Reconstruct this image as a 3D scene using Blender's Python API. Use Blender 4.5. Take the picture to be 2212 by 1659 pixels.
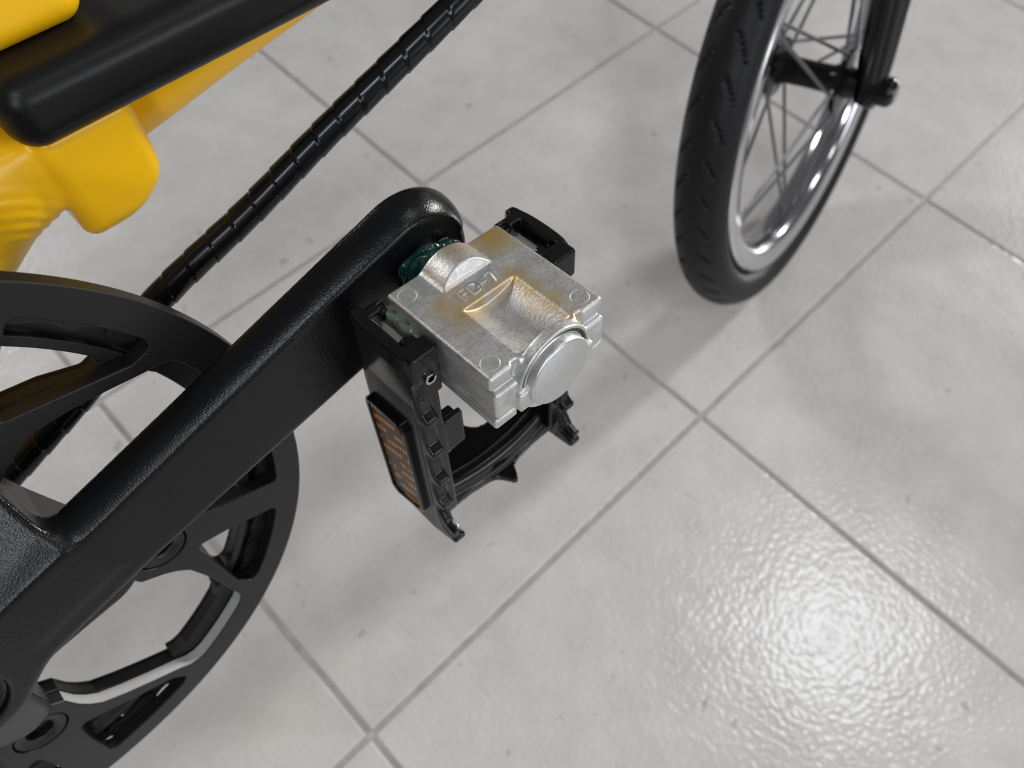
import bpy, bmesh, math, random
import numpy as np
from mathutils import Vector, Matrix

for _o in list(bpy.data.objects):
    bpy.data.objects.remove(_o, do_unlink=True)
SC = bpy.context.scene
COL = SC.collection
random.seed(7)

# ------------------------------------------------------------------ camera
CAM_R = [[0.7162360315902604, -0.6973582594924284, 0.026408426108469038],
         [-0.5955301587508617, -0.6305029027276623, -0.49780510209334466],
         [0.36379908888012397, 0.34081893663598467, -0.8668867719375514]]
CAM_C = (0.00912868471702759, -0.08776888813981416, 0.5047523710606525)
F_PX = 1746.832
cam = bpy.data.cameras.new('camera')
cam.sensor_fit = 'HORIZONTAL'
cam.sensor_width = 36.0
cam.lens = F_PX * 36.0 / 2212.0
cam.clip_start = 0.01
cam.clip_end = 60
cam.dof.use_dof = True
cam.dof.focus_distance = 0.205
cam.dof.aperture_fstop = 15.0
camo = bpy.data.objects.new('camera', cam)
COL.objects.link(camo)
_m = Matrix.Identity(4)
for r in range(3):
    _m[r][0] = CAM_R[0][r]
    _m[r][1] = -CAM_R[1][r]
    _m[r][2] = -CAM_R[2][r]
    _m[r][3] = CAM_C[r]
camo.matrix_world = _m
SC.camera = camo

# ------------------------------------------------------------------ world, lamps, exposure
SC.view_settings.view_transform = 'Standard'
SC.view_settings.look = 'None'
SC.view_settings.gamma = 1.0
SC.view_settings.exposure = 0.0
SC.view_settings.use_curve_mapping = False
W = bpy.data.worlds.new('shop_air')
SC.world = W
W.use_nodes = True
W.node_tree.nodes['Background'].inputs[0].default_value = (0.98, 0.985, 1.0, 1)
W.node_tree.nodes['Background'].inputs[1].default_value = 0.165


def lamp(name, loc, target, power, radius, color=(1, 0.985, 0.96)):
    l = bpy.data.lights.new(name, 'AREA')
    l.shape = 'DISK'
    l.size = radius * 2
    l.energy = power
    l.color = color
    o = bpy.data.objects.new(name, l)
    COL.objects.link(o)
    o.location = loc
    d = Vector(target) - Vector(loc)
    o.rotation_euler = d.to_track_quat('-Z', 'Y').to_euler()
    return o


lamp('ceiling_lamp', (1.47, -0.49, 2.7), (1.3, -0.4, 0), 7.2, 0.27, (0.95, 0.97, 1.0))
lamp('ceiling_lamp', (0.75, -1.45, 2.7), (0.6, -0.9, 0), 4, 0.2)
lamp('ceiling_lamp', (-0.85, -1.25, 2.7), (-0.5, -0.7, 0), 15, 0.26, (0.93, 0.96, 1.0))
lamp('ceiling_lamp', (-2.0, -2.6, 2.7), (-0.8, -1.0, 0), 17, 0.3, (0.93, 0.96, 1.0))
lamp('ceiling_lamp', (-3.3, -4.0, 2.7), (-1.2, -1.5, 0), 46, 0.35, (0.93, 0.96, 1.0))
lamp('ceiling_lamp', (8.0, -0.40, 2.7), (3.0, 0.0, 0), 480, 0.35)
lamp('ceiling_lamp', (-0.6, 4.6, 2.7), (0.0, 2.2, 0), 85, 0.4)  # added fill lamp, only there to brighten the far left floor
wl_ = lamp('shop_window', (0.9, -3.1, 1.35), (0.4, 0, 0.5), 32, 0.5, (0.93, 0.96, 1.0))
wl_.data.shape = 'RECTANGLE'
wl_.data.size = 1.7
wl_.data.size_y = 1.2

# ------------------------------------------------------------------ helpers
BN = Vector((-0.012827009994864426, -0.9895755396038017, 0.1434423899425697))      # to the right of the bike
BF = Vector((0.9999160021355884, -0.012961044447959187, 0.0))                      # forwards
BU = Vector((0.0018591631917671395, 0.14343034108814842, 0.9896586688184789))      # up
C0 = Vector((-0.06885689786617027, 0.0461977211994057, 0.28063886107329483))       # middle of the chain guard's face


def mat3(cols):
    return Matrix([[cols[c][r] for c in range(3)] for r in range(3)])


RB = mat3([BF, -BN, BU])
bike = bpy.data.objects.new('bicycle', None)
COL.objects.link(bike)
bike.empty_display_size = 0.1
bike.matrix_world = Matrix.Translation((C0.x, C0.y, 0)) @ RB.to_4x4()
bike['label'] = 'yellow folding bicycle with black crank, black chain guard and bare metal folding pedal'
bike['category'] = 'bicycle'
OFF = RB.transposed() @ Vector((0, 0, C0.z))       # bike frame origin inside the empty's frame

BE = math.radians(-3.216)
PA, PB = 163.17, 40.02


def ped(p, o, q):
    """pedal frame (mm) -> bike frame (a, o, b) in mm"""
    return (PA + p * math.cos(BE) - q * math.sin(BE), o, PB + p * math.sin(BE) + q * math.cos(BE))


def loc(a, o, b):
    """bike frame in mm -> local metres"""
    return (a * 0.001, -o * 0.001, b * 0.001)


def pl(p, o, q):
    return loc(*ped(p, o, q))


MATS = {}


def link(name, me, mat, parent, smooth=True):
    o = bpy.data.objects.new(name, me)
    COL.objects.link(o)
    if mat is not None:
        me.materials.clear()
        me.materials.append(MATS[mat])
    if smooth is True:
        me.polygons.foreach_set('use_smooth', [True] * len(me.polygons))
    o.parent = parent
    if parent is bike:
        o.location = OFF
    return o


def autosmooth(me, ang=35):
    me.polygons.foreach_set('use_smooth', [True] * len(me.polygons))
    bm = bmesh.new()
    bm.from_mesh(me)
    a = math.radians(ang)
    for e in bm.edges:
        if len(e.link_faces) == 2 and e.calc_face_angle(0) > a:
            e.smooth = False
    bm.to_mesh(me)
    bm.free()


def from_bm(bm, name):
    bmesh.ops.recalc_face_normals(bm, faces=bm.faces)
    me = bpy.data.meshes.new(name)
    bm.to_mesh(me)
    bm.free()
    return me


def mesh_pydata(name, vs, fs):
    me = bpy.data.meshes.new(name)
    me.from_pydata([tuple(v) for v in vs], [], [tuple(f) for f in fs])
    bm = bmesh.new()
    bm.from_mesh(me)
    bmesh.ops.recalc_face_normals(bm, faces=bm.faces)
    bm.to_mesh(me)
    bm.free()
    me.update()
    return me


# ---- implicit surfaces meshed with naive surface nets
def nets(f, lo, hi, h, xf, name):
    lo = np.array(lo, float)
    n = np.ceil((np.array(hi, float) - lo) / h).astype(int) + 1
    ax = [lo[i] + h * np.arange(n[i]) for i in range(3)]
    V = np.empty(n, np.float32)
    for i in range(n[0]):
        Y, Z = np.meshgrid(ax[1], ax[2], indexing='ij')
        V[i] = f(np.full_like(Y, ax[0][i]), Y, Z)
    I = V < 0
    cs = [(i, j, k) for i in (0, 1) for j in (0, 1) for k in (0, 1)]
    sl = lambda A, c: A[c[0]:A.shape[0] - 1 + c[0], c[1]:A.shape[1] - 1 + c[1], c[2]:A.shape[2] - 1 + c[2]]
    s = sum(sl(I, c).astype(np.int8) for c in cs)
    mask = (s > 0) & (s < 8)
    cells = np.argwhere(mask)
    idx = -np.ones(mask.shape, int)
    idx[mask] = np.arange(len(cells))
    acc = np.zeros((len(cells), 3))
    cnt = np.zeros(len(cells))
    for c0 in cs:
        for d in range(3):
            if c0[d] == 0:
                c1 = list(c0)
                c1[d] = 1
                v0 = V[cells[:, 0] + c0[0], cells[:, 1] + c0[1], cells[:, 2] + c0[2]]
                v1 = V[cells[:, 0] + c1[0], cells[:, 1] + c1[1], cells[:, 2] + c1[2]]
                x = (v0 < 0) != (v1 < 0)
                t = np.where(x, v0 / np.where(x, v0 - v1, 1), 0)
                p = np.tile(np.array(c0, float), (len(cells), 1))
                p[:, d] += t
                acc += p * x[:, None]
                cnt += x
    P = lo + h * (cells + acc / cnt[:, None])
    e = 0.25 * h
    for _ in range(2):
        v = f(P[:, 0], P[:, 1], P[:, 2])
        g = np.stack([(f(P[:, 0] + e * (d == 0), P[:, 1] + e * (d == 1), P[:, 2] + e * (d == 2)) -
                       f(P[:, 0] - e * (d == 0), P[:, 1] - e * (d == 1), P[:, 2] - e * (d == 2))) / (2 * e) for d in range(3)], 1)
        st = -v[:, None] * g / np.maximum((g * g).sum(1), 0.2)[:, None]
        ln = np.linalg.norm(st, axis=1)
        st *= np.minimum(1, 0.5 * h / np.maximum(ln, 1e-9))[:, None]
        P = P + st
    quads = []
    for d in range(3):
        a1, a2 = (d + 1) % 3, (d + 2) % 3
        A = np.moveaxis(I, (d, a1, a2), (0, 1, 2))
        B = np.moveaxis(idx, (d, a1, a2), (0, 1, 2))
        e0 = A[:-1, 1:-1, 1:-1]
        e1 = A[1:, 1:-1, 1:-1]
        for flip, m in ((False, e0 & ~e1), (True, ~e0 & e1)):
            w = np.argwhere(m)
            if len(w) == 0:
                continue
            i, j, k = w[:, 0], w[:, 1] + 1, w[:, 2] + 1
            q = np.stack([B[i, j - 1, k - 1], B[i, j, k - 1], B[i, j, k], B[i, j - 1, k]], 1)
            quads.append(q[:, ::-1] if flip else q)
    Q = np.concatenate(quads)
    Q = Q[(Q >= 0).all(1)]
    L = xf(P)
    Q = Q[:, ::-1]          # the transforms mirror one axis
    me = bpy.data.meshes.new(name)
    me.vertices.add(len(L))
    me.vertices.foreach_set('co', L.astype(np.float32).ravel())
    me.loops.add(len(Q) * 4)
    me.loops.foreach_set('vertex_index', Q.astype(np.int32).ravel())
    me.polygons.add(len(Q))
    me.polygons.foreach_set('loop_start', np.arange(len(Q), dtype=np.int32) * 4)
    me.polygons.foreach_set('loop_total', np.full(len(Q), 4, np.int32))
    me.update(calc_edges=True)
    me.validate()
    return me


def xf_bike(P):
    return np.stack([P[:, 0], -P[:, 1], P[:, 2]], 1) * 0.001


def xf_ped(P):
    c, s = math.cos(BE), math.sin(BE)
    return np.stack([PA + P[:, 0] * c - P[:, 2] * s, -P[:, 1], PB + P[:, 0] * s + P[:, 2] * c], 1) * 0.001


def sbox(x, y, z, b, r=0.0):
    """box (x0,x1,y0,y1,z0,z1) with rounded edges"""
    cx, cy, cz = (b[0] + b[1]) / 2, (b[2] + b[3]) / 2, (b[4] + b[5]) / 2
    qx = abs(x - cx) - (b[1] - b[0]) / 2 + r
    qy = abs(y - cy) - (b[3] - b[2]) / 2 + r
    qz = abs(z - cz) - (b[5] - b[4]) / 2 + r
    return np.sqrt(np.maximum(qx, 0) ** 2 + np.maximum(qy, 0) ** 2 + np.maximum(qz, 0) ** 2) + \
        np.minimum(np.maximum(np.maximum(qx, qy), qz), 0) - r


def ext(d2, d1, r):
    """combine a 2-D distance and a slab distance with rounded edges"""
    a, b = d2 + r, d1 + r
    return np.sqrt(np.maximum(a, 0) ** 2 + np.maximum(b, 0) ** 2) + np.minimum(np.maximum(a, b), 0) - r


def spoly(x, y, pts):
    d = np.full(np.shape(x), 1e9)
    s = np.ones(np.shape(x))
    n = len(pts)
    for i in range(n):
        ax_, ay = pts[i]
        bx, by = pts[i - 1]
        ex, ey = bx - ax_, by - ay
        wx, wy = x - ax_, y - ay
        t = np.clip((wx * ex + wy * ey) / (ex * ex + ey * ey), 0, 1)
        d = np.minimum(d, (wx - ex * t) ** 2 + (wy - ey * t) ** 2)
        c1, c2, c3 = y >= ay, y < by, ex * wy > ey * wx
        s = np.where((c1 & c2 & c3) | (~c1 & ~c2 & ~c3), -s, s)
    return s * np.sqrt(d)


def smin(a, b, k):
    h = np.clip(0.5 + 0.5 * (b - a) / k, 0, 1)
    return b + (a - b) * h - k * h * (1 - h)


def smax(a, b, k):
    return -smin(-a, -b, k)


def scaps(x, y, z, A, B, ra, rb=None):
    rb = ra if rb is None else rb
    A = np.array(A, float)
    B = np.array(B, float)
    d = B - A
    t = np.clip(((x - A[0]) * d[0] + (y - A[1]) * d[1] + (z - A[2]) * d[2]) / (d @ d), 0, 1)
    return np.sqrt((x - A[0] - d[0] * t) ** 2 + (y - A[1] - d[1] * t) ** 2 + (z - A[2] - d[2] * t) ** 2) - (ra + (rb - ra) * t)


# ---- sweeps and lathes
def tube(path, radius, seg=16, cap=True):
    """path: list of Vector (local metres); radius: number or list"""
    n = len(path)
    vs, fs = [], []
    up = Vector((0.13, 0.37, 0.92))
    prev = None
    for i in range(n):
        t = (path[min(i + 1, n - 1)] - path[max(i - 1, 0)]).normalized()
        u = (prev - t * prev.dot(t)) if prev is not None else (up - t * up.dot(t))
        u.normalize()
        prev = u
        w = t.cross(u)
        r = radius[i] if hasattr(radius, '__len__') else radius
        for k in range(seg):
            a = 2 * math.pi * k / seg
            vs.append(path[i] + (u * math.cos(a) + w * math.sin(a)) * r)
    for i in range(n - 1):
        for k in range(seg):
            k2 = (k + 1) % seg
            fs.append((i * seg + k, i * seg + k2, (i + 1) * seg + k2, (i + 1) * seg + k))
    if cap:
        fs.append(tuple(range(seg))[::-1])
        fs.append(tuple((n - 1) * seg + k for k in range(seg)))
    return vs, fs


def lathe(prof, frame, seg=64, closed=False):
    """prof: list of (radius, axial); frame: (centre, axis, e1, e2) vectors in metres"""
    c, ax_, e1, e2 = frame
    vs, fs = [], []
    m = len(prof)
    for k in range(seg):
        a = 2 * math.pi * k / seg
        d = e1 * math.cos(a) + e2 * math.sin(a)
        for r, h in prof:
            vs.append(c + d * r + ax_ * h)
    for k in range(seg):
        k2 = (k + 1) % seg
        for j in range(m if closed else m - 1):
            j2 = (j + 1) % m
            fs.append((k * m + j, k2 * m + j, k2 * m + j2, k * m + j2))
    return vs, fs


def merged(name, parts):
    vs, fs = [], []
    for v, f in parts:
        b = len(vs)
        vs += list(v)
        fs += [tuple(i + b for i in q) for q in f]
    bm = bmesh.new()
    bv = [bm.verts.new(v) for v in vs]
    for q in fs:
        try:
            bm.faces.new([bv[i] for i in q])
        except ValueError:
            pass
    bmesh.ops.remove_doubles(bm, verts=bm.verts, dist=1e-7)
    return from_bm(bm, name)


def plate(name, loops, o0, o1, bevel=0.0003, bres=1):
    """flat plate: outline loops [(a,b) mm, first is the outside], between offsets o0<o1 (mm), lying in the chainring plane"""
    cu = bpy.data.curves.new(name, 'CURVE')
    cu.dimensions = '2D'
    cu.fill_mode = 'BOTH'
    cu.extrude = (o1 - o0) * 0.0005 - bevel
    cu.bevel_depth = bevel
    cu.bevel_resolution = bres
    cu.offset = -bevel
    for lp in loops:
        sp = cu.splines.new('POLY')
        sp.points.add(len(lp) - 1)
        for i, (a, b) in enumerate(lp):
            sp.points[i].co = (a * 0.001, b * 0.001, 0, 1)
        sp.use_cyclic_u = True
    ob = bpy.data.objects.new('tmp', cu)
    COL.objects.link(ob)
    dg = bpy.context.evaluated_depsgraph_get()
    me = bpy.data.meshes.new_from_object(ob.evaluated_get(dg))
    bpy.data.objects.remove(ob, do_unlink=True)
    bpy.data.curves.remove(cu)
    mid = (o0 + o1) / 2
    # curve plane (x, y) with normal z  ->  (a, b) with normal +o
    for v in me.vertices:
        x, y, z = v.co
        v.co = (x, -(mid * 0.001 + z), y)
    bm = bmesh.new()
    bm.from_mesh(me)
    bmesh.ops.remove_doubles(bm, verts=bm.verts, dist=1e-6)
    bmesh.ops.recalc_face_normals(bm, faces=bm.faces)
    bm.to_mesh(me)
    bm.free()
    me.name = name
    autosmooth(me, 14)
    return me


def bevel_box(x0, x1, y0, y1, z0, z1, bev, fn, seg=2):
    bm = bmesh.new()
    bmesh.ops.create_cube(bm, size=1)
    for v in bm.verts:
        v.co = ((x0 + x1) / 2 + v.co.x * (x1 - x0), (y0 + y1) / 2 + v.co.y * (y1 - y0), (z0 + z1) / 2 + v.co.z * (z1 - z0))
    if bev > 0:
        bmesh.ops.bevel(bm, geom=list(bm.edges), offset=bev, segments=seg, affect='EDGES', profile=0.5)
    for v in bm.verts:
        v.co = fn(*v.co)
    return bm


# ------------------------------------------------------------------ materials
def M(name, base, rough=0.5, metal=0.0, coat=0.0, spec=0.5):
    m = bpy.data.materials.new(name)
    m.use_nodes = True
    b = m.node_tree.nodes['Principled BSDF']
    b.inputs['Base Color'].default_value = (*base, 1)
    b.inputs['Roughness'].default_value = rough
    b.inputs['Metallic'].default_value = metal
    b.inputs['Coat Weight'].default_value = coat
    b.inputs['Specular IOR Level'].default_value = spec
    MATS[name] = m
    return m, m.node_tree, b


def nd(nt, typ, **kw):
    n = nt.nodes.new(typ)
    for k, v in kw.items():
        setattr(n, k, v)
    return n


def noise(nt, scale, detail=3, rough=0.55, src=None):
    n = nd(nt, 'ShaderNodeTexNoise')
    n.inputs['Scale'].default_value = scale
    n.inputs['Detail'].default_value = detail
    n.inputs['Roughness'].default_value = rough
    if src is None:
        src = nd(nt, 'ShaderNodeTexCoord').outputs['Object']
    nt.links.new(src, n.inputs['Vector'])
    return n


def bump(nt, b, height, strength, dist):
    n = nd(nt, 'ShaderNodeBump')
    n.inputs['Strength'].default_value = strength
    n.inputs['Distance'].default_value = dist
    nt.links.new(height, n.inputs['Height'])
    nt.links.new(n.outputs[0], b.inputs['Normal'])
    return n


def ramp(nt, fac, stops):
    n = nd(nt, 'ShaderNodeValToRGB')
    el = n.color_ramp.elements
    while len(el) < len(stops):
        el.new(0.5)
    for e, (p, c) in zip(el, stops):
        e.position = p
        e.color = (*c, 1) if len(c) == 3 else c
    nt.links.new(fac, n.inputs[0])
    return n


# powder-coated crank
m, nt, b = M('crank_black', (0.0035, 0.0037, 0.0042), 0.28, spec=0.27)
n1 = noise(nt, 2100, 1, 0.6)
bump(nt, b, n1.outputs['Fac'], 0.45, 0.00016)
n2 = noise(nt, 60, 3)
r2 = ramp(nt, n2.outputs['Fac'], [(0.35, (0.23,) * 3), (0.7, (0.30,) * 3)])
nt.links.new(r2.outputs[0], b.inputs['Roughness'])
# satin anodised guard
m, nt, b = M('guard_black', (0.007, 0.007, 0.0075), 0.40, spec=0.34)
n1 = noise(nt, 2600, 2)
bump(nt, b, n1.outputs['Fac'], 0.25, 0.0001)
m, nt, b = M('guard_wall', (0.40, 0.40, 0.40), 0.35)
# moulded pedal parts
m, nt, b = M('pedal_black', (0.004, 0.004, 0.0043), 0.2, spec=0.3)
n1 = noise(nt, 420, 3)
bump(nt, b, n1.outputs['Fac'], 0.12, 0.0004)
m, nt, b = M('pedal_gloss', (0.004, 0.004, 0.0045), 0.14, spec=0.35)
m, nt, b = M('bolt_black', (0.006, 0.006, 0.007), 0.18)
m, nt, b = M('beam_black', (0.006, 0.006, 0.0063), 0.36, spec=0.22)
n1 = noise(nt, 500, 3)
bump(nt, b, n1.outputs['Fac'], 0.12, 0.0005)
m, nt, b = M('wrap_black', (0.006, 0.0063, 0.007), 0.20, spec=0.25)
m, nt, b = M('rubber', (0.008, 0.008, 0.009), 0.5, spec=0.22)
n1 = noise(nt, 300, 3)
bump(nt, b, n1.outputs['Fac'], 0.2, 0.0005)
m, nt, b = M('fork_black', (0.004, 0.004, 0.0045), 0.2, spec=0.3)
m, nt, b = M('chain_steel', (0.02, 0.02, 0.021), 0.28, 0.6)
m, nt, b = M('steel', (0.55, 0.55, 0.56), 0.18, 1.0)
m, nt, b = M('spoke_steel', (0.16, 0.16, 0.17), 0.3, 0.8)
m, nt, b = M('rim_silver', (0.72, 0.72, 0.74), 0.2, 1.0)
m, nt, b = M('rim_polished', (0.42, 0.42, 0.45), 0.12, 1.0)
# yellow paint
m, nt, b = M('yellow_paint', (0.96, 0.525, 0.006), 0.34, coat=0.08, spec=0.35)
b.inputs['Coat Roughness'].default_value = 0.12
# bare cast aluminium with dried yellow residue and golden reflections painted into its colour
m, nt, b = M('cast_metal', (0.60, 0.60, 0.59), 0.38, 0.92)
tc = nd(nt, 'ShaderNodeTexCoord')
SRC = tc.outputs['Object']
fine = noise(nt, 1100, 4, 0.65, SRC)
big = noise(nt, 170, 4, 0.6, SRC)
basecol = ramp(nt, big.outputs['Fac'], [(0.30, (0.50, 0.50, 0.49)), (0.62, (0.68, 0.68, 0.67))])


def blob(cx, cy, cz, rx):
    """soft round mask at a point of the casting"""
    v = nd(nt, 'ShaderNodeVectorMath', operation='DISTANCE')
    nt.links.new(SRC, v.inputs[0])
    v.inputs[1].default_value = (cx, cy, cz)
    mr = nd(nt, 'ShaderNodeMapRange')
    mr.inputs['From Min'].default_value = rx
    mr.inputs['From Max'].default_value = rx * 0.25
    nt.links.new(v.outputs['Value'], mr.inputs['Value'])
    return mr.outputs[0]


def madd(a, b_, op='ADD'):
    n = nd(nt, 'ShaderNodeMath', operation=op)
    n.use_clamp = True
    nt.links.new(a, n.inputs[0])
    if hasattr(b_, 'node'):
        nt.links.new(b_, n.inputs[1])
    else:
        n.inputs[1].default_value = b_
    return n.outputs[0]


stain_glint = None
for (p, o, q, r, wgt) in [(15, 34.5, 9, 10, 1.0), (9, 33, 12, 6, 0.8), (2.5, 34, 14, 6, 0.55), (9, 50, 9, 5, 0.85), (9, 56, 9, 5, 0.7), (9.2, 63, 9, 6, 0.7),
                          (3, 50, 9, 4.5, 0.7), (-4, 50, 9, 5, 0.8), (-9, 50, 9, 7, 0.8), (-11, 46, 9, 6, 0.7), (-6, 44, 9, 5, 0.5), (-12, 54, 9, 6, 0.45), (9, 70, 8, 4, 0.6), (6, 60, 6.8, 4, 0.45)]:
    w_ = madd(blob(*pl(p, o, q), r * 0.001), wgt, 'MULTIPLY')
    stain_glint = w_ if stain_glint is None else madd(stain_glint, w_, 'MAXIMUM')
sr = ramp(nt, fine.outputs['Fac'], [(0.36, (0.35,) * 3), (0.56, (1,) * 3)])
stain_glint = madd(stain_glint, sr.outputs[0], 'MULTIPLY')
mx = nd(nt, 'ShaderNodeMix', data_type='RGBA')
nt.links.new(stain_glint, mx.inputs[0])
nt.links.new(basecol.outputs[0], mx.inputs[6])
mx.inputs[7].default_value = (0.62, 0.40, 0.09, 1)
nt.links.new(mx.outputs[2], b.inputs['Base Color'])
rr = ramp(nt, fine.outputs['Fac'], [(0.3, (0.36,) * 3), (0.7, (0.52,) * 3)])
nt.links.new(rr.outputs[0], b.inputs['Roughness'])
hh = madd(fine.outputs['Fac'], madd(big.outputs['Fac'], 0.8, 'MULTIPLY'))
bump(nt, b, hh, 0.22, 0.0006)
m, nt, b = M('letter_metal', (0.78, 0.77, 0.74), 0.28, 0.95)
# smoother cap
m, nt, b = M('cap_metal', (0.62, 0.62, 0.62), 0.36, 0.92)
n1 = noise(nt, 500, 4)
rr = ramp(nt, n1.outputs['Fac'], [(0.3, (0.30,) * 3), (0.7, (0.44,) * 3)])
nt.links.new(rr.outputs[0], b.inputs['Roughness'])
n2 = noise(nt, 900, 4)
bump(nt, b, n2.outputs['Fac'], 0.2, 0.0004)
# grease
m, nt, b = M('grease_teal', (0.006, 0.050, 0.040), 0.10)
b.inputs['Transmission Weight'].default_value = 0.35
n1 = noise(nt, 300, 3)
bump(nt, b, n1.outputs['Fac'], 0.5, 0.0015)
m, nt, b = M('grease_pale', (0.22, 0.27, 0.22), 0.15)
b.inputs['Transmission Weight'].default_value = 0.35
n1 = noise(nt, 350, 3)
bump(nt, b, n1.outputs['Fac'], 0.5, 0.0012)
# amber reflector with rows of little prisms
m, nt, b = M('amber', (0.10, 0.042, 0.012), 0.3, spec=0.2)
tc = nd(nt, 'ShaderNodeTexCoord')
sep = nd(nt, 'ShaderNodeSeparateXYZ')
nt.links.new(tc.outputs['Object'], sep.inputs[0])


def fn(op, a, b_=None):
    n = nd(nt, 'ShaderNodeMath', operation=op)
    for i, v in enumerate((a, b_)):
        if v is None:
            continue
        if hasattr(v, 'node'):
            nt.links.new(v, n.inputs[i])
        else:
            n.inputs[i].default_value = v
    return n.outputs[0]


u_ = fn('MULTIPLY', sep.outputs['Y'], 1 / 0.0014)
v_ = fn('ADD', fn('MULTIPLY', sep.outputs['Z'], 1 / 0.0050), fn('MULTIPLY', sep.outputs['Y'], 60.0))
c1 = fn('LESS_THAN', fn('FRACT', u_), 0.5)
c2 = fn('LESS_THAN', fn('FRACT', v_), 0.42)
dash = fn('MULTIPLY', c1, c2)
nz = noise(nt, 160, 2)
dash = fn('MULTIPLY', dash, fn('GREATER_THAN', nz.outputs['Fac'], 0.44))
mx = nd(nt, 'ShaderNodeMix', data_type='RGBA')
nt.links.new(dash, mx.inputs[0])
mx.inputs[6].default_value = (0.075, 0.036, 0.018, 1)
mx.inputs[7].default_value = (0.85, 0.36, 0.04, 1)
nt.links.new(mx.outputs[2], b.inputs['Base Color'])
# floor tile and grout
m, nt, b = M('tile', (0.53, 0.515, 0.50), 0.19, spec=0.85)
geo = nd(nt, 'ShaderNodeNewGeometry')
POS = geo.outputs['Position']
n1 = noise(nt, 5.0, 4, 0.6, POS)
n2 = noise(nt, 26, 5, 0.65, POS)
n3 = noise(nt, 75, 2, 0.5, POS)
c1 = ramp(nt, n1.outputs['Fac'], [(0.30, (0.500, 0.487, 0.475)), (0.70, (0.585, 0.568, 0.555))])
c2 = ramp(nt, n2.outputs['Fac'], [(0.36, (0.90, 0.895, 0.89)), (0.60, (1, 1, 1))])
c3 = ramp(nt, n3.outputs['Fac'], [(0.255, (0.72, 0.72, 0.73)), (0.31, (1, 1, 1))])
mm = nd(nt, 'ShaderNodeMix', data_type='RGBA', blend_type='MULTIPLY')
mm.inputs[0].default_value = 1
nt.links.new(c1.outputs[0], mm.inputs[6])
nt.links.new(c2.outputs[0], mm.inputs[7])
m2 = nd(nt, 'ShaderNodeMix', data_type='RGBA', blend_type='MULTIPLY')
m2.inputs[0].default_value = 1
nt.links.new(mm.outputs[2], m2.inputs[6])
nt.links.new(c3.outputs[0], m2.inputs[7])
nt.links.new(m2.outputs[2], b.inputs['Base Color'])
vor = nd(nt, 'ShaderNodeTexVoronoi', feature='F1')
vor.inputs['Scale'].default_value = 250
nt.links.new(POS, vor.inputs['Vector'])
h1 = noise(nt, 300, 0, 0.5, POS)
hs = nd(nt, 'ShaderNodeMath', operation='SUBTRACT')
nt.links.new(h1.outputs['Fac'], hs.inputs[0])
nt.links.new(vor.outputs['Distance'], hs.inputs[1])
bump(nt, b, hs.outputs[0], 0.13, 0.0012)
m, nt, b = M('grout', (0.33, 0.32, 0.31), 0.7)
n1 = noise(nt, 60, 4, 0.6, nd(nt, 'ShaderNodeNewGeometry').outputs['Position'])
c1 = ramp(nt, n1.outputs['Fac'], [(0.3, (0.29, 0.28, 0.27)), (0.7, (0.41, 0.40, 0.385))])
nt.links.new(c1.outputs[0], b.inputs['Base Color'])

# ------------------------------------------------------------------ floor of square tiles
TS, GAP = 0.3, 0.0036
bm = bmesh.new()
bmesh.ops.create_grid(bm, x_segments=1, y_segments=1, size=6)
for v in bm.verts:
    v.co.z = -0.0014
floor = bpy.data.objects.new('floor', from_bm(bm, 'floor'))
COL.objects.link(floor)
floor.data.materials.append(MATS['grout'])
floor['kind'] = 'structure'
floor['label'] = 'pale grey square-tiled shop floor'
bm = bevel_box(-(TS - GAP) / 2, (TS - GAP) / 2, -(TS - GAP) / 2, (TS - GAP) / 2, -0.006, 0.0, 0.0012, lambda x, y, z: (x, y, z), 3)
tme = from_bm(bm, 'tile')
tme.materials.append(MATS['tile'])
autosmooth(tme, 12)
for i in range(-7, 9):
    for j in range(-7, 9):
        t = bpy.data.objects.new('tile', tme)
        COL.objects.link(t)
        t.parent = floor
        t.location = ((i + 0.5) * TS, (j + 0.5) * TS, 0)
        t.rotation_euler = (random.uniform(-1, 1) * 0.0006, random.uniform(-1, 1) * 0.0006, 0)

# ------------------------------------------------------------------ chain guard and chainring
BOLT_A = [-21 + 72 * k for k in range(5)]


def pol(r, deg):
    a = math.radians(deg)
    return (r * math.cos(a), r * math.sin(a))


def rounded(poly, rad, n=5):
    """round the corners of a polygon"""
    out = []
    m_ = len(poly)
    for i in range(m_):
        P, A, B = Vector(poly[i]), Vector(poly[i - 1]), Vector(poly[(i + 1) % m_])
        da, db = A - P, B - P
        la, lb = da.length, db.length
        if la < 1e-6 or lb < 1e-6:
            continue
        ang = da.angle(db)
        if ang > math.radians(165):
            out.append(tuple(P))
            continue
        d = min(rad / math.tan(ang / 2), 0.45 * la, 0.45 * lb)
        p0, p1 = P + da / la * d, P + db / lb * d
        for k in range(n + 1):
            t = k / n
            q = p0 * (1 - t) ** 2 + P * 2 * t * (1 - t) + p1 * t ** 2
            out.append(tuple(q))
    return out


def arc(r, d0, d1, n):
    return [pol(r, d0 + (d1 - d0) * i / n) for i in range(n + 1)]


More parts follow.
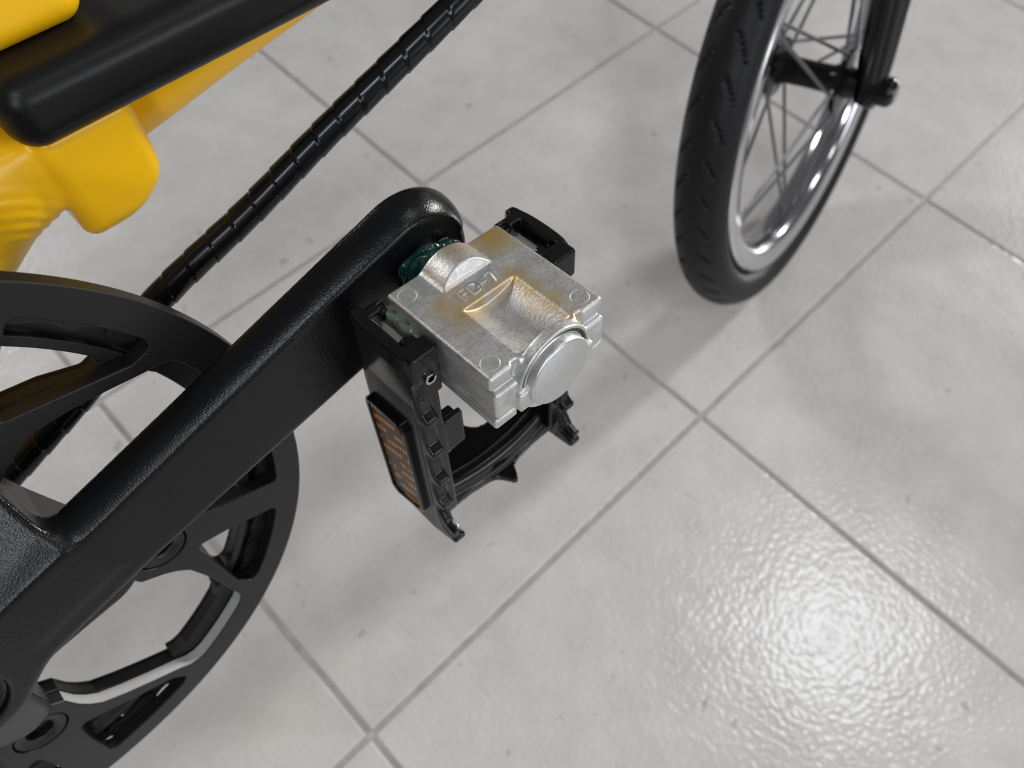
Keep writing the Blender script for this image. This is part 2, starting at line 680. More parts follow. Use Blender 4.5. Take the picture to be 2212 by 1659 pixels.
def star_hole(rin, rarc):
    lp = []
    for k in range(5):
        B = BOLT_A[k]
        side = [(rin, 8.0), (rin + 4, 11.3), (66.4, 11.4), (71, 12.1), (75.6, 13.4), (82, 17.1), (90, 21.5), (97.5, 25.1)]
        lp += arc(rin, B - 8, B + 8, 6)[:-1]
        lp += [pol(r, B + s) for r, s in side]
        lp += [pol(rarc - 2.6, B + 26.4), pol(rarc - 0.7, B + 27.8)]
        lp += arc(rarc, B + 29.5, B + 72 - 29.5, 10)
        lp += [pol(rarc - 0.7, B + 72 - 27.8), pol(rarc - 2.6, B + 72 - 26.4)]
        lp += [pol(r, B + 72 - s) for r, s in side[::-1]]
    return lp


def a_window(B, sgn, rout):
    f = (rout - 77.0) / 29.0
    raw = [pol(76.5, B + sgn * 5.6), pol(84.8, B + sgn * 13.6), pol(77 + f * 21.2, B + sgn * (14 + 8.3 * f)), pol(rout - 1.5, B + sgn * (14 + 9.2 * f))]
    raw += [pol(rout, B + sgn * d) for d in np.linspace(14 + 7.2 * f, 4.6, 8)]
    raw += [pol(rout - 1.0, B + sgn * 3.6), pol(88, B + sgn * 4.2)]
    return rounded(raw, 2.5)


R_G = 115.0
loops = [arc(R_G, 0, 360, 240)[:-1], star_hole(55.0, 104.0)]
for B in BOLT_A:
    for s in (-1, 1):
        loops.append(a_window(B, s, 106.0))
    loops.append([tuple(Vector(pol(65, B)) + Vector(pol(8.5, d))) for d in range(0, 360, 12)])
guard = link('chain_guard', plate('chain_guard', loops, -4.8, 0.0, 0.00035), 'guard_black', bike, smooth=None)
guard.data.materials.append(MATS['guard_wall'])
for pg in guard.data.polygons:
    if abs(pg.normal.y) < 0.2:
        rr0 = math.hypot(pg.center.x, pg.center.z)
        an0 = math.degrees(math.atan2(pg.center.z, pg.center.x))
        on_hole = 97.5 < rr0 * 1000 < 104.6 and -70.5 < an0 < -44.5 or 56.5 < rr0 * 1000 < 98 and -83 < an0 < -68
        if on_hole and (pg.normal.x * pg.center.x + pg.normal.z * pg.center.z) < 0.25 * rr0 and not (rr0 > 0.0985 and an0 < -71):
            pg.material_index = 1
guard['label'] = 'matt black slotted chain guard disc'
# toothed ring behind
NT = 52
teeth = []
for k in range(NT):
    c = 360.0 * k / NT
    for r, d in ((102.2, -3.2), (102.6, -2.1), (105.4, -1.45), (108.0, -0.75), (108.4, 0), (108.0, 0.75), (105.4, 1.45), (102.6, 2.1)):
        teeth.append(pol(r, c + d))
loops = [teeth, star_hole(55.0, 97.0)]
for B in BOLT_A:
    for s in (-1, 1):
        loops.append(a_window(B, s, 95.5))
ring = link('chainring', plate('chainring', loops, -10.6, -8.2, 0.0004), 'guard_black', bike, smooth=None)
out_ = []
for B in BOLT_A:
    out_ += arc(98.6, B - 24.5, B + 24.5, 24) + arc(105.0, B + 25.5, B + 46.5, 12)
loops = [out_, star_hole(55.0, 97.0)]
for B in BOLT_A:
    for s in (-1, 1):
        loops.append(a_window(B, s, 95.5))
link('chainring_carrier', plate('chainring_carrier', loops, -10.2, -5.0, 0.0004), 'guard_black', bike, smooth=None)


def bframe(a, o, b):
    return (Vector(loc(a, o, b)), Vector((0, -1, 0)), Vector((1, 0, 0)), Vector((0, 0, 1)))


for B in BOLT_A:
    a, b_ = pol(65, B)
    fr = bframe(a, 0, b_)
    prof = [(0.0, -.0046), (.0018, -.0046), (.0040, -.0045), (.0042, -.0012), (.0045, -.0009), (.0062, -.0003), (.0077, -.00015), (.0081, -.0005), (.0082, -.0060), (0.0, -.0060)]
    me = merged('chainring_bolt', [lathe(prof, fr, 40)])
    autosmooth(me, 40)
    link('chainring_bolt', me, 'guard_black', guard, smooth=None)

# ------------------------------------------------------------------ chain
def link_mesh(wide):
    """one chain link centred between its two pins, pitch along x, width along y"""
    parts = []
    w = 3.4 if wide else 2.5
    for s in (-1, 1):
        outl = []
        for d in range(-90, 91, 15):
            outl.append((6.35 + 4.0 * math.cos(math.radians(d)), 4.0 * math.sin(math.radians(d))))
        outl += [(2.5, 3.0), (0, 2.6), (-2.5, 3.0)]
        for d in range(90, 271, 15):
            outl.append((-6.35 + 4.0 * math.cos(math.radians(d)), 4.0 * math.sin(math.radians(d))))
        outl += [(-2.5, -3.0), (0, -2.6), (2.5, -3.0)]
        n_ = len(outl)
        y0, y1 = s * w - 0.45, s * w + 0.45
        vs = [Vector((x * .001, y0 * .001, z * .001)) for x, z in outl] + [Vector((x * .001, y1 * .001, z * .001)) for x, z in outl]
        fs = [tuple(range(n_))[::-1], tuple(range(n_, 2 * n_))] + [(i, (i + 1) % n_, n_ + (i + 1) % n_, n_ + i) for i in range(n_)]
        parts.append((vs, fs))
    for x in (-6.35, 6.35):
        r = 1.8 if wide else 3.0
        h = 4.3 if wide else 2.4
        parts.append(tube([Vector((x * .001, -h * .001, 0)), Vector((x * .001, h * .001, 0))], r * .001, 14))
    me = merged('chain_link', parts)
    autosmooth(me, 40)
    me.materials.append(MATS['chain_steel'])
    return me


chain = bpy.data.objects.new('chain', None)
COL.objects.link(chain)
chain.parent = bike
chain.location = OFF
lm = [link_mesh(True), link_mesh(False)]
PR = 12.7 / 2 / math.sin(math.pi / NT)
pins = []
step = 360.0 / NT
k0 = 90 - 0.5 * step
for i in range(9, 0, -1):
    x, y = pol(PR, k0 + step)
    pins.append((x - 12.7 * i, y - 1.2 * i))
for i in range(-1, NT // 2 + 2):
    pins.append(pol(PR, k0 - i * step))
for i in range(1, 10):
    x, y = pol(PR, k0 - (NT // 2 + 1) * step)
    pins.append((x - 12.7 * i, y + 1.2 * i))
for i in range(len(pins) - 1):
    (x0, y0), (x1, y1) = pins[i], pins[i + 1]
    o = bpy.data.objects.new('chain_link', lm[i % 2])
    COL.objects.link(o)
    o.parent = chain
    o.location = loc((x0 + x1) / 2, -9.3, (y0 + y1) / 2)
    o.rotation_euler = (0, -math.atan2(y1 - y0, x1 - x0), 0)

# ------------------------------------------------------------------ crank arm with spider
CA = math.atan2(PB, PA)
cc_, cs_ = math.cos(CA), math.sin(CA)


def f_crank(a, o, b):
    u = a * cc_ + b * cs_
    v = -a * cs_ + b * cc_
    t = np.clip((u - 60) / 95, 0, 1)
    hm = 12.6 + 3.4 * t                       # half width of the flat outer face
    du = np.maximum(np.maximum(u - 167.0, -u), 0)
    rv = np.sqrt(du ** 2 + v ** 2)
    top = 19.6 + 3.4 * np.clip((u - 40) / 125, 0, 1) ** 1.2
    bot = 9.6 + 2.6 * np.clip((u - 60) / 100, 0, 1)
    oc = bot + 0.5
    RD = 14.4
    reach = np.sqrt(RD ** 2 - (top - oc) ** 2)
    vc = hm - reach
    dome = np.sqrt((o - oc) ** 2 + (rv - vc) ** 2) - RD
    dome = np.where(rv > vc, dome, np.abs(o - oc) - RD)
    low = ext(rv - hm - 1.5, o - top, 4.0)     # plain rounded lower edge
    side = np.where(v < 0, low, smax(dome, o - top, 1.0))
    d = smax(side, bot - o, 1.2)
    r = np.sqrt(a * a + b * b)
    hub = ext(r - 21.0, np.abs(o - 7.2) - 12.2, 3.0)
    d = smin(d, hub, 7.0)
    for B in BOLT_A:
        x = a * math.cos(math.radians(B)) + b * math.sin(math.radians(B))
        y = -a * math.sin(math.radians(B)) + b * math.cos(math.radians(B))
        w = 13.0 - 3.6 * np.clip((x - 15) / 40, 0, 1)
        tp = 14.5 - 12.0 * np.clip((x - 14) / 42, 0, 1) ** 0.85
        dd2 = np.maximum(np.abs(y) - w, np.maximum(x - 57.0, -x))
        # rounded end
        ex = x - 49.0
        dd2 = np.where(ex > 0, np.sqrt(ex ** 2 + y ** 2) - w, dd2)
        dd1 = np.maximum(o - tp, -5.5 - o)
        arm = ext(dd2, dd1, 2.2) * 0.92
        d = smin(d, arm, 8.0)
        # ledge under the guard
        pad = np.maximum(np.sqrt((x - 60.0) ** 2 + y ** 2) - 8.5, np.abs(o + 4.8) - 1.6)
        d = np.minimum(d, pad)
    # web filling the corner between the arm and the spider leg above it
    dM = np.minimum(np.where(u > 0, v - 12.4, 99.0), r - 20.5)
    wtp = 19.6 - 0.80 * np.clip(dM, 0, 40)
    web = np.maximum(np.maximum(u - 52.0 - 0.10 * np.clip(v - 14, 0, 30), -v - 2.0), r - 62.0)
    w51 = -a * math.sin(math.radians(51)) + b * math.cos(math.radians(51))
    web = np.maximum(web, w51 - 6.0)
    web = ext(web, np.maximum((o - wtp) * 0.78, -8.0 - o), 1.2) * 0.95
    d = smin(d, web, 5.0)
    d = smax(d, o - top, 0.8)
    # pedal eye: clear the recess around the spindle on the outer face
    rp = np.sqrt((a - PA) ** 2 + (b - PB) ** 2)
    # socket for the axle cap
    sock = np.maximum(r - 14.6, 17.6 - o)
    d = smax(d, -sock, 0.6)
    return d


me = nets(f_crank, (-64, -8, -68), (192, 28, 68), 0.8, xf_bike, 'crank_arm')
crank = link('crank_arm', me, 'crank_black', bike)
crank['label'] = 'black powder-coated crank arm with five-armed spider'
me = merged('axle_cap', [lathe([(0, .0188), (.0118, .0188), (.0128, .0184), (.0131, .0176), (.0131, .0165), (0, .0165)], bframe(0, 0, 0), 48)])
autosmooth(me, 35)
link('axle_cap', me, 'guard_black', crank, smooth=None)

# ------------------------------------------------------------------ pedal: cast body
def f_body(p, o, q):
    top = sbox(p, o, q, (-19.4, 19.4, 31.6, 71.6, 4.4, 9.3), 0.9)
    mid = sbox(p, o, q, (-19.0, 19.0, 32.2, 72.9, -5.9, 3.8), 1.0)
    low = sbox(p, o, q, (-19.4, 19.4, 31.8, 72.6, -9.9, -6.3), 0.8)
    core = sbox(p, o, q, (-18.2, 18.2, 32.4, 71.0, -9.0, 8.0), 0.5)
    d = np.minimum(np.minimum(top, mid), np.minimum(low, core))
    # slots either side of the end boss
    for s in (-1, 1):
        slot = sbox(p, o, q, (s * 11.0 - 1.1, s * 11.0 + 1.1, 70.6, 76, -20, 20), 0.3)
        d = smax(d, -slot, 0.5)
    # rounded trough in the outer half of the top
    tr = np.sqrt(p ** 2 + (q - 20.4) ** 2) - 14.3
    tr = np.maximum(tr, np.abs(o - 61.0) - 11.0)
    d = smax(d, -tr, 0.35)
    # raised barrel over the spindle on the inner half
    hump = np.sqrt(p ** 2 + (q - 2.5) ** 2) - 10.5
    hump = smax(hump, np.maximum(31.7 - o, (o - 41.6 + 0.48 * (q - 9.3)) * 0.9), 0.35)
    d = smin(d, hump, 0.9)
    # end boss with a lip that arches over the cap
    rr_ = np.sqrt(p ** 2 + q ** 2)
    boss = ext(rr_ - 12.4, np.abs(o - 72.4) - 1.7, 0.5)
    d = smin(d, boss, 1.3)
    # tabs beside the cap
    tabs = sbox(np.abs(p), o, q, (7.0, 13.0, 70.0, 75.0, -6.2, 0.4), 0.5)
    d = smin(d, tabs, 0.4)
    groove = np.maximum(np.maximum(rr_ - 11.55, 70.3 - o), -(q - 1.0))
    d = smax(d, -groove, 0.3)
    d = np.maximum(d, -(np.maximum(rr_ - 6.6, o - 33.5)))
    return d


me = nets(f_body, (-21, 28.5, -15), (21, 76.5, 16), 0.42, xf_ped, 'pedal_body')
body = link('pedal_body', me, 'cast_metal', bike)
body['label'] = 'bare cast metal pedal body stamped FD-7'


def pframe(p, o, q):
    c, s = math.cos(BE), math.sin(BE)
    return (Vector(pl(p, o, q)), Vector((0, -1, 0)), Vector((c, 0, s)), Vector((-s, 0, c)))


cap_prof = [(.0106, -.006), (.0106, .0012), (.0104, .0016), (.0098, .0018), (.0094, .0022), (.00935, .0042), (.0091, .0047), (.0085, .0049), (0, .00495)]
cap_prof = [(.0106, -.0014), (.0106, .0018), (.0105, .0022), (.0102, .0024), (.0101, .0028), (.0101, .0044), (.0098, .0048), (.0092, .0050), (0, .00505)]
me = merged('end_cap', [lathe(cap_prof, pframe(0, 71.4, 0), 72)])
autosmooth(me, 40)
link('end_cap', me, 'cap_metal', body, smooth=None)
# four round ejector marks
for (p, o_) in ((-15.6, 35.8), (15.4, 67.2), (-15.6, 67.4), ):
    vs, fs = [], []
    R0 = 2.45 if p != -12.6 else 1.9
    nn = 40
    for i in range(nn):
        a = 2 * math.pi * i / nn
        for r, h in ((R0 - .22, 9.24), (R0 - .08, 9.36), (R0 + .08, 9.36), (R0 + .22, 9.24)):
            vs.append(Vector(pl(p + r * math.cos(a), o_ + r * math.sin(a), h)))
    for i in range(nn):
        j = (i + 1) % nn
        for k in range(3):
            fs.append((i * 4 + k, j * 4 + k, j * 4 + k + 1, i * 4 + k + 1))
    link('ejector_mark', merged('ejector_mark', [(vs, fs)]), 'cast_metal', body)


# raised lettering FD-7, reading forwards with its feet to the outer end
def strokes(lines, w=0.34, z0=9.2, z1=9.8):
    parts = []
    for path in lines:
        for (x0, y0), (x1, y1) in zip(path[:-1], path[1:]):
            dx, dy = x1 - x0, y1 - y0
            L = math.hypot(dx, dy)
            ux, uy = dx / L, dy / L
            nx, ny = -uy, ux
            e = w * 0.42
            q0 = [(x0 - ux * e + nx * w / 2, y0 - uy * e + ny * w / 2), (x1 + ux * e + nx * w / 2, y1 + uy * e + ny * w / 2),
                  (x1 + ux * e - nx * w / 2, y1 + uy * e - ny * w / 2), (x0 - ux * e - nx * w / 2, y0 - uy * e - ny * w / 2)]
            q1 = [((x - (x0 + x1) / 2) * 1 + (x0 + x1) / 2, y) for x, y in q0]
            vs = [Vector(pl(x, y, z0)) for x, y in q0] + [Vector(pl(x, y, z1)) for x, y in q1]
            fs = [(0, 1, 2, 3), (4, 5, 6, 7), (0, 1, 5, 4), (1, 2, 6, 5), (2, 3, 7, 6), (3, 0, 4, 7)]
            parts.append((vs, fs))
    return parts


T0, T1 = 44.3, 47.7
Dloop = [(-2.9, T1), (-2.9, T0), (-1.7, T0)] + [(-1.7 + 1.55 * math.sin(math.radians(d)), (T0 + T1) / 2 - 1.7 * math.cos(math.radians(d))) for d in range(15, 180, 15)] + [(-1.7, T1), (-2.9, T1)]
letters = [[(-6.0, T1), (-6.0, T0), (-3.9, T0)], [(-6.0, 45.9), (-4.4, 45.9)], Dloop, [(0.7, 46.1), (2.3, 46.1)], [(3.2, T0), (5.5, T0), (4.6, T1)]]
me = merged('lettering', strokes(letters))
lt = link('lettering', me, 'letter_metal', body, smooth=False)
lt['label'] = 'raised letters FD-7'

# spindle with grease
sp = merged('pedal_spindle', [lathe([(0, .010), (.0078, .010), (.0078, .0262), (.0088, .0266), (.0088, .0292), (.0062, .0296), (.0062, .036), (0, .036)], pframe(0, 0, 0), 40)])
autosmooth(sp, 35)
spindle = link('pedal_spindle', sp, 'steel', bike, smooth=None)


def f_grease(p, o, q):
    r = np.sqrt(p * p + q * q)
    an = np.arctan2(q, p)
    rad = 9.6 + 1.0 * np.sin(3 * an + 0.7) + 0.6 * np.sin(7 * an + o * 0.9) + 0.5 * np.sin(o * 2.2 + an * 2)
    d = np.maximum(r - rad, np.abs(o - 27.9) - 4.4)
    d2 = np.sqrt((p + 3) ** 2 + (o - 29.5) ** 2 + (q - 8.0) ** 2) - 3.4
    return smin(d * 0.8, d2, 2.0)


me = nets(f_grease, (-15, 22, -15), (15, 34, 15), 0.6, xf_ped, 'grease')
gr = link('grease', me, 'grease_teal', spindle)
gr['label'] = 'teal grease squeezed out around the spindle'

# ------------------------------------------------------------------ pedal: folding cage
TEETH_Q = [(-4, -18.4), (-19.5, -33.6), (-35.5, -48.5), (-50.5, -62.0), (-64.5, -79.0)]
PLATE = [(27.5, 7.2), (28.4, 8), (47.5, 8), (50.5, 7.2), (52.4, 5.4), (53.4, 2.6), (53.4, -1), (51.5, -4), (51.5, -66), (54.5, -71), (58.6, -72.5), (58.0, -77.5), (54.5, -81), (47, -83.5), (36, -83.5), (27.8, -79.5), (25.2, -52), (25.6, -24), (27, -4)]


def tooth_poly():
    pts = [(49.5, 0), (51.4, 0)]
    for i, (q0, q1) in enumerate(TEETH_Q):
        top = 55.2 if i < 4 else 58.6
        pts += [(51.3, q0 - 1.0), (51.9, q0 - 4.5), (52.9, q0 + (q1 - q0) * 0.66), (top, q1 + 2.6), (top + 0.1, q1 + 0.7), (top - 0.8, q1 - 0.2)]
        if i < 4:
            pts += [(52.2, q1 - 0.4), (51.4, q1 - 0.8)]
    pts += [(49.5, -80.5)]
    return pts


TOOTH = tooth_poly()


def f_cage(p, o, q):
    ap = np.abs(p)
    # side plates
    dp = spoly(o, q, PLATE)
    bowp = 1.5 * (1 - np.clip((o - 40.0) / 13.0, -1, 1) ** 2) * np.clip((q + 14) / 16, 0, 1)
    d = ext(dp, np.abs(ap - 27.2 - bowp) - 1.4, 0.6) * 0.95
    # tread teeth along the outer corner
    dt = spoly(o, q, TOOTH)
    d = np.minimum(d, ext(dt, np.abs(ap - 26.6) - 2.2, 0.6))
    # tread flanges either side of each rail
    for o0, o1 in ((49.6, 51.6), (27.0, 29.0)):
        d = smin(d, sbox(ap, o, q, (21.0, 28.0, o0, o1, -71, -1), 0.5), 0.8)
    d = smin(d, sbox(p, o, q, (-24, -14.2, 49.4, 51.4, -41, -26.5), 0.5), 0.4)
    d = np.minimum(d, sbox(p, o, q, (-20.5, -15.0, 46.0, 51.0, -40.5, -28.0), 0.3))
    # hinge bracket at the top: a frame with a window
    br = sbox(ap, o, q, (20.2, 28.6, 28.6, 53.4, 2.4, 8.0), 0.6)
    win = sbox(ap, o, q, (19.0, 26.8, 33.6, 47.8, -1, 12), 0.4)
    win2 = sbox(ap, o, q, (19.0, 22.6, 31.4, 35.4, -1, 12), 0.3)
    notch = sbox(ap, o, q, (19, 25.9, 26, 30.3, -1, 12), 0.3)
    br = np.maximum(np.maximum(br, -win), np.maximum(-notch, -win2))
    d = np.minimum(d, br)
    lug = sbox(ap, o, q, (20.4, 27.6, 47.6, 53.3, -9, 7.4), 0.8)
    lug2 = sbox(ap, o, q, (20.4, 27.6, 28.6, 33.4, -9, 6.4), 0.8)
    lug = np.maximum(lug, -np.maximum(np.sqrt((ap - 24.2) ** 2 + (q + 1.2) ** 2) - 1.5, 50.0 - o))
    d = np.minimum(d, np.minimum(lug, lug2))
    blk = ext(np.sqrt((ap - 23.6) ** 2 + (q - 3.2) ** 2) - 3.2, np.abs(o - 46.5) - 2.8, 0.8)
    d = np.minimum(d, blk)
    # end bar: bowed band with cusps on both edges and a rib along its inside
    bow = -71.5 - 3.0 * (1 - (p / 28.0) ** 2)
    sc = np.abs(p)
    half = 8.4 + 5.0 * np.exp(-(sc / 2.6) ** 2) + 1.2 * np.clip((sc - 14) / 12, 0, 1) ** 2 + 2.0 * np.exp(-(sc / 6.5) ** 2)
    band = np.maximum(np.abs(o - 41.8) - half, np.abs(q - bow - 0.06 * np.abs(o - 41.8) * 0) - 1.3)
    band = np.maximum(band, ap - 27.4) * 0.8
    ribq = bow + 4.2
    ribo = 44.0 + 2.6 * (1 - (p / 26.0) ** 2)
    rib = np.maximum(np.sqrt((o - ribo) ** 2 + (q - ribq) ** 2) - 3.2, ap - 26.5) * 0.95
    d = smin(d, smin(band, rib, 3.2), 0.8)
    return d


me = nets(f_cage, (-30.5, 23, -87), (30.5, 61, 10), 0.6, xf_ped, 'pedal_cage')
cage = link('pedal_cage', me, 'pedal_black', bike)
cage['label'] = 'glossy black folding pedal cage hanging down'

# reflector with its raised frame on the rear plate
REF = [(25.4, -30.0), (27.2, -28.2), (42.0, -27.4), (44.4, -29.8), (45.4, -72.6), (43.6, -75.4), (30.2, -78.6), (27.6, -76.6)]


def inset(poly, d):
    c = Vector((sum(p[0] for p in poly) / len(poly), sum(p[1] for p in poly) / len(poly)))
    out = []
    for p in poly:
        v = Vector(p) - c
        out.append(tuple(c + Vector((v.x * (1 - d / 9.5), v.y * (1 - d / 25.0)))))
    return out


o_lp, m_lp, i_lp = rounded(REF, 2.0, 4), rounded(inset(REF, 0.5), 2.0, 4), rounded(inset(REF, 1.5), 1.6, 4)
nn = min(len(o_lp), len(m_lp), len(i_lp))
vs, fs = [], []
for lp, pz in ((o_lp, -28.4), (o_lp, -29.9), (m_lp, -30.4), (i_lp, -30.4), (inset(i_lp, 0.15), -29.3)):
    vs += [Vector(pl(pz, x, y)) for x, y in lp[:nn]]
for k in range(4):
    for i in range(nn):
        j = (i + 1) % nn
        fs.append((k * nn + i, k * nn + j, (k + 1) * nn + j, (k + 1) * nn + i))
me = merged('reflector_frame', [(vs, fs)])
autosmooth(me, 40)
link('reflector_frame', me, 'pedal_gloss', cage, smooth=None)
vs = [Vector(pl(-29.6, x, y)) for x, y in inset(REF, 1.3)] + [Vector(pl(-28.3, x, y)) for x, y in inset(REF, 1.3)]
k = len(REF)
fs = [tuple(range(k)), tuple(range(k, 2 * k))[::-1]] + [(i, (i + 1) % k, k + (i + 1) % k, k + i) for i in range(k)]
rf = link('reflector', merged('reflector', [(vs, fs)]), 'amber', cage, smooth=False)
rf['label'] = 'amber prismatic reflector'
# hinge rods, roll pins and smears of grease in both brackets
for s in (-1, 1):
    rod = merged('hinge_rod', [tube([Vector(pl(s * 24.2, o_, 2.6)) for o_ in (33, 36, 40, 47)], .0022, 20)])
    autosmooth(rod, 50)
    link('hinge_rod', rod, 'steel', cage, smooth=None)
    vs, fs = [], []
    nn = 26
    for i in range(nn + 1):
        a = math.radians(60 + 310 * i / nn) if s < 0 else math.radians(120 + 310 * i / nn)
        for r in (1.05, 1.75):
            for o_ in (52.4, 54.1):
                vs.append(Vector(pl(s * 24.2 + r * math.cos(a), o_, -1.2 + r * math.sin(a))))
    for i in range(nn):
        b0, b1 = i * 4, (i + 1) * 4
        fs += [(b0, b1, b1 + 1, b0 + 1), (b0 + 1, b1 + 1, b1 + 3, b0 + 3), (b0 + 3, b1 + 3, b1 + 2, b0 + 2), (b0 + 2, b1 + 2, b1, b0)]
    fs += [(0, 1, 3, 2), (nn * 4, nn * 4 + 2, nn * 4 + 3, nn * 4 + 1)]
    rp = merged('roll_pin', [(vs, fs)])
    autosmooth(rp, 40)
    link('roll_pin', rp, 'steel', cage, smooth=None)

    def f_gr(p, o, q, s=s):
        x = p * s
        d = sbox(x, o, q, (18.6, 21.6, 31, 50, -3.5, 5.4), 1.2)
        d = np.minimum(d, np.sqrt((x - 25.4) ** 2 + (o - 36.0) ** 2 + (q - 1.0) ** 2) - 2.6)
        d = np.minimum(d, np.sqrt((x - 25.2) ** 2 + (o - 47.0) ** 2 + (q - 2.2) ** 2) - 2.8)
        return d + 0.5 * np.sin(o * 1.1 + q) * np.sin(q * 0.9 + x)
    me = nets(f_gr, (-30 if s < 0 else 16, 29, -6), (-16 if s < 0 else 30, 53, 8), 0.6, xf_ped, 'grease')
    link('grease', me, 'grease_pale', cage)

# ------------------------------------------------------------------ yellow frame
def f_frame(a, o, b):
    blk = sbox(a, o, b, (99.5, 127.5, -86, -45.0, 49.5, 84), 4.5)
    blk = smax(blk, ((a - 114.5) * 0.62 - (b - 49.5) * 0.78) * 1.0 - 1.0, 5.0)
    blk = smax(blk, ((o + 62) * 0.50 - (b - 39) * 0.62) - 4.0, 6.0)
    tubeA = scaps(a, o, b, (0, -63, 16), (86, -63, 70), 17.0, 17.0)
    gus = sbox(a, o, b, (82, 104, -82, -48, 61, 83), 4.0)
    d = smin(tubeA, gus, 8.0)
    ddw = np.sqrt((a - 77) ** 2 + (b - 50) ** 2)
    wm = np.clip(1 - np.abs(ddw - 21) / 11.0, 0, 1) * np.clip((103 - a) / 5, 0, 1) * np.clip((o + 66) / 10, 0, 1)
    d = d - 0.17 * np.minimum(wm * 1.6, 1) * np.sin(ddw * 2 * math.pi / 3.4)
    d = smin(d, blk, 1.2)
    bb = ext(np.sqrt(a * a + b * b) - 21, np.abs(o + 62) - 34, 2)
    return smin(d, bb, 5)


me = nets(f_frame, (-26, -102, -26), (132, -24, 92), 1.05, xf_bike, 'frame')
fr = link('frame', me, 'yellow_paint', bike)
fr['label'] = 'bright yellow bicycle frame joint'
me = merged('down_tube', [tube([Vector(loc(100, -76, 64)), Vector(loc(160, -75, 75)), Vector(loc(260, -73, 93)), Vector(loc(430, -70, 126))], [.0145, .0147, .016, .018], 40)])
link('down_tube', me, 'yellow_paint', bike)


def f_upper(a, o, b):
    d2 = sbox(a, o, b, (-40, 131, -104, -51.5, 101, 128), 6.5)
    cut = np.sqrt(((a - 96)) ** 2 + ((o + 90) * 1.0) ** 2) - 33
    return np.where(a > 96, np.maximum(d2, cut * 0.0 + d2), d2)


me = nets(f_upper, (-44, -108, 97), (136, -47, 132), 1.6, xf_bike, 'frame_top')
upp = link('frame_top', me, 'yellow_paint', bike)


def f_beam(a, o, b):
    return sbox(a, o, b, (97, 430, -88, -39.5, 81.5, 101), 7.5)


me = nets(f_beam, (94, -91, 78), (433, -36, 104), 1.6, xf_bike, 'frame_beam')
bmx = link('frame_beam', me, 'beam_black', bike)
bmx['label'] = 'black rounded beam lying along the frame'

# ------------------------------------------------------------------ spiral-wrapped cable bundle
KN = [(24, -48, -14), (38, -44, -6), (75, -41, 11), (106, -38, 28), (140, -34, 41), (172, -30, 55), (221, -21, 77.5), (275, -12, 103), (330, -4, 132)]


def catmull(K, n):
    out = []
    K = [Vector(k) for k in K]
    K = [K[0] * 2 - K[1]] + K + [K[-1] * 2 - K[-2]]
    for i in range(1, len(K) - 2):
        p0, p1, p2, p3 = K[i - 1:i + 3]
        for j in range(n):
            t = j / n
            out.append(0.5 * ((2 * p1) + (p2 - p0) * t + (2 * p0 - 5 * p1 + 4 * p2 - p3) * t * t + (3 * p1 - p0 - 3 * p2 + p3) * t ** 3))
    out.append(K[-2])
    return out


path = [Vector(loc(*k)) for k in catmull(KN, 100)]
seg = 36
vs, fs = tube(path, 0.0046, seg, True)
sl_ = 0.0
acc_ = [0.0]
for i in range(1, len(path)):
    acc_.append(acc_[-1] + (path[i] - path[i - 1]).length)
for i in range(len(path)):
    for k in range(seg):
        ph = (acc_[i] / 0.0090 + k / seg) % 1.0
        h = 0.00032 * (1 - ph) if ph < 0.92 else 0.0
        d = vs[i * seg + k] - path[i]
        vs[i * seg + k] = path[i] + d * ((0.0043 + h) / 0.0046)
me = merged('cable_bundle', [(vs, fs)])
autosmooth(me, 28)
cb = link('cable_bundle', me, 'wrap_black', bike, smooth=None)
cb['label'] = 'cables bundled in black spiral wrap'

# ------------------------------------------------------------------ front wheel
WAZ, WEL = math.radians(-79.582), math.radians(12.1616)
WN = Vector((math.cos(WEL) * math.cos(WAZ), math.cos(WEL) * math.sin(WAZ), math.sin(WEL)))
WC = Vector((0.45745426, 0.08420997, 0.15513745))
WF = Vector((0, 0, 1)).cross(WN).normalized()
WU = WN.cross(WF).normalized()
if WU.z < 0:
    WU = -WU
RBT = RB.transposed()
base_w = Vector((C0.x, C0.y, C0.z))


def wl(v):
    """world point -> bike-local metres"""
    return RBT @ (Vector(v) - base_w)


WFR = (wl(WC), RBT @ WN, RBT @ WF, RBT @ WU)
RM, RHO = 0.14396, 0.01435
SEG, SS = 1000, 60
vs, fs = [], []
c, ax_, e1, e2 = WFR
NL = 46
for k in range(SEG):
    th = 2 * math.pi * k / SEG
    d = e1 * math.cos(th) + e2 * math.sin(th)
    for j in range(SS):
        ph = 2 * math.pi * j / SS - math.pi           # 0 = outermost, +90 = right side
        r = RHO
        pd = math.degrees(ph)
        if 14 < abs(pd) < 52:
            t = (abs(pd) - 14) / 38
            x = (th / (2 * math.pi) * NL - 0.75 * t ** 1.4 + (0.5 if pd < 0 else 0)) % 1.0
            w = 0.13 * math.sin(math.pi * min(1, t * 0.9 + 0.1)) + 0.02
            if x < w:
                r -= 0.0016 * math.sin(math.pi * x / w) ** 0.5
        vs.append(c + d * (RM + r * math.cos(ph)) + ax_ * (r * 1.12 * math.sin(ph)))
for k in range(SEG):
    k2 = (k + 1) % SEG
    for j in range(SS):
        j2 = (j + 1) % SS
        fs.append((k * SS + j, k2 * SS + j, k2 * SS + j2, k * SS + j2))
me = merged('tyre', [(vs, fs)])
autosmooth(me, 40)
ty = link('tyre', me, 'rubber', bike, smooth=None)
ty['label'] = 'black rubber front tyre with slanted tread cuts'
prof = [(.1300, .0128), (.1292, .0136), (.1276, .0137), (.1255, .0131), (.1185, .0122), (.1165, .0112), (.1145, .0080), (.1132, .0030), (.1130, 0)]
prof = prof + [(r, -h) for r, h in prof[-2::-1]]
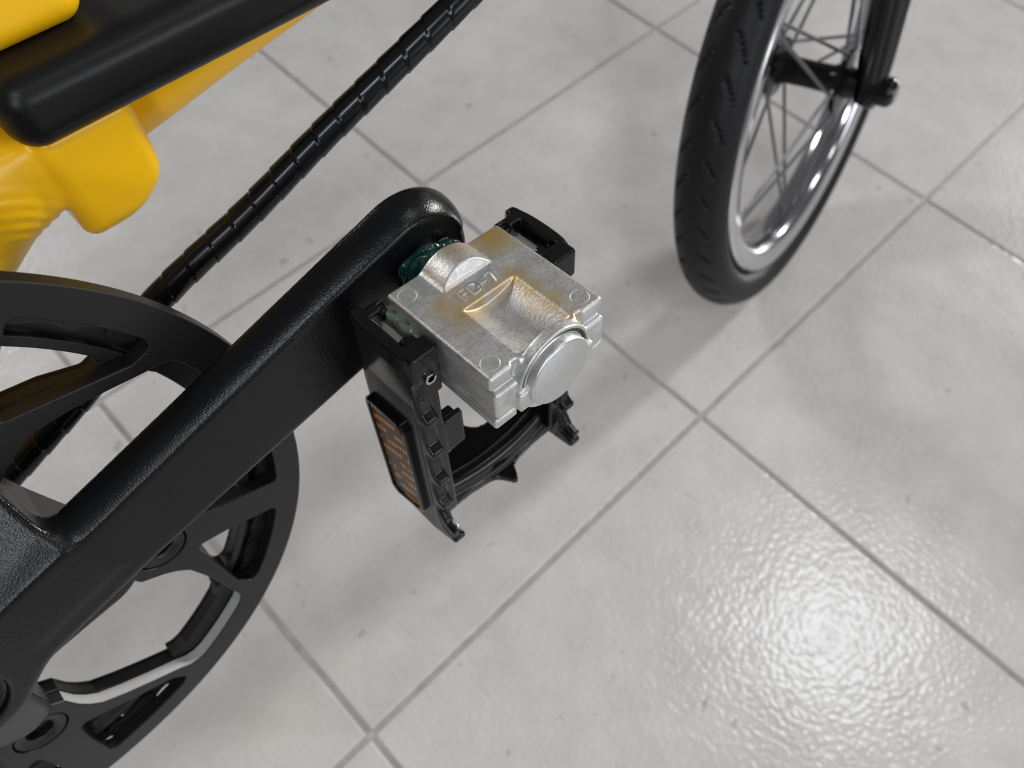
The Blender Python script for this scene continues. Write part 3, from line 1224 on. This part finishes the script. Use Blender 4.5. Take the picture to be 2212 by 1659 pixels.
rim_parts = [lathe(prof + [(.1315, -.011), (.1315, .011)], WFR, 160, True)]
me = merged('rim', rim_parts)
autosmooth(me, 40)
rim = link('rim', me, 'rim_silver', bike, smooth=None)
me.materials.append(MATS['rim_polished'])
for pgon in me.polygons:
    cpt = pgon.center - c
    ra = (cpt - ax_ * cpt.dot(ax_)).length
    if ra < 0.1185:
        pgon.material_index = 1
rim['label'] = 'silver front wheel rim'
hub_prof = [(0, -.046), (.0045, -.046), (.0045, -.031), (.0075, -.031), (.0085, -.0235), (.0190, -.0225), (.0190, -.0195), (.0110, -.0180), (.0088, -.012), (.0085, .0), (.0088, .015), (.0120, .0215),
            (.0200, .0225), (.0200, .0258), (.0100, .0268), (.0082, .0335), (.0045, .0335), (.0045, .050), (0, .050)]
me = merged('hub', [lathe(hub_prof, WFR, 48)])
autosmooth(me, 35)
hub = link('hub', me, 'fork_black', bike, smooth=None)
NSP = 20
for side in (-1, 1):
    hz = 0.0242 if side > 0 else -0.0210
    for k in range(NSP // 2):
        a0 = 2 * math.pi * (k + (0.25 if side > 0 else 0)) / (NSP // 2)
        dirn = 1 if k % 2 == 0 else -1
        a1 = a0 + dirn * 0.95
        p0 = c + (e1 * math.cos(a0) + e2 * math.sin(a0)) * 0.0168 + ax_ * hz
        p1 = c + (e1 * math.cos(a1 * 1.0 - dirn * 0.02) + e2 * math.sin(a1 - dirn * 0.02)) * 0.1140 + ax_ * (0.002 * side)
        me = merged('spoke', [tube([p0, p0.lerp(p1, 0.5), p1.lerp(p0, 0.10), p1], [.0012, .0012, .0012, .0018], 8)])
        autosmooth(me, 60)
        link('spoke', me, 'spoke_steel', rim, smooth=None)
# fork: two blades up to the crown, dropouts on the axle
def wp(fw_, rt, up_):
    return c + e1 * fw_ + ax_ * rt + e2 * up_


parts = []
for s in (-1, 1):
    pth = [wp(0.0, s * .0400, -0.008), wp(0.001, s * .0400, .02), wp(.0, s * .0405, .06), wp(-.010, s * .040, .13), wp(-.030, s * .036, .20), wp(-.040, s * .030, .23)]
    parts.append(tube(pth, [.0085, .0105, .0115, .0125, .0135, .0135], 24))
parts.append(tube([wp(-.040, -.034, .228), wp(-.042, 0, .236), wp(-.040, .034, .228)], [.015, .019, .015], 24))
parts.append(tube([wp(-.042, 0, .23), wp(-.075, 0, .36)], .018, 28))
me = merged('fork', parts)
autosmooth(me, 50)
fork = link('fork', me, 'fork_black', bike, smooth=None)
nutp = [(0, .0565), (.0055, .0565), (.0072, .0552), (.0086, .0540), (.0090, .0525), (.0090, .0465), (.0115, .0462), (.0118, .0450), (.0118, .0405), (0, .0405)]
for s in (-1, 1):
    me = merged('axle_nut', [lathe([(r, h * s) for r, h in nutp], WFR, 32)])
    autosmooth(me, 35)
    link('axle_nut', me, 'fork_black', fork, smooth=None)
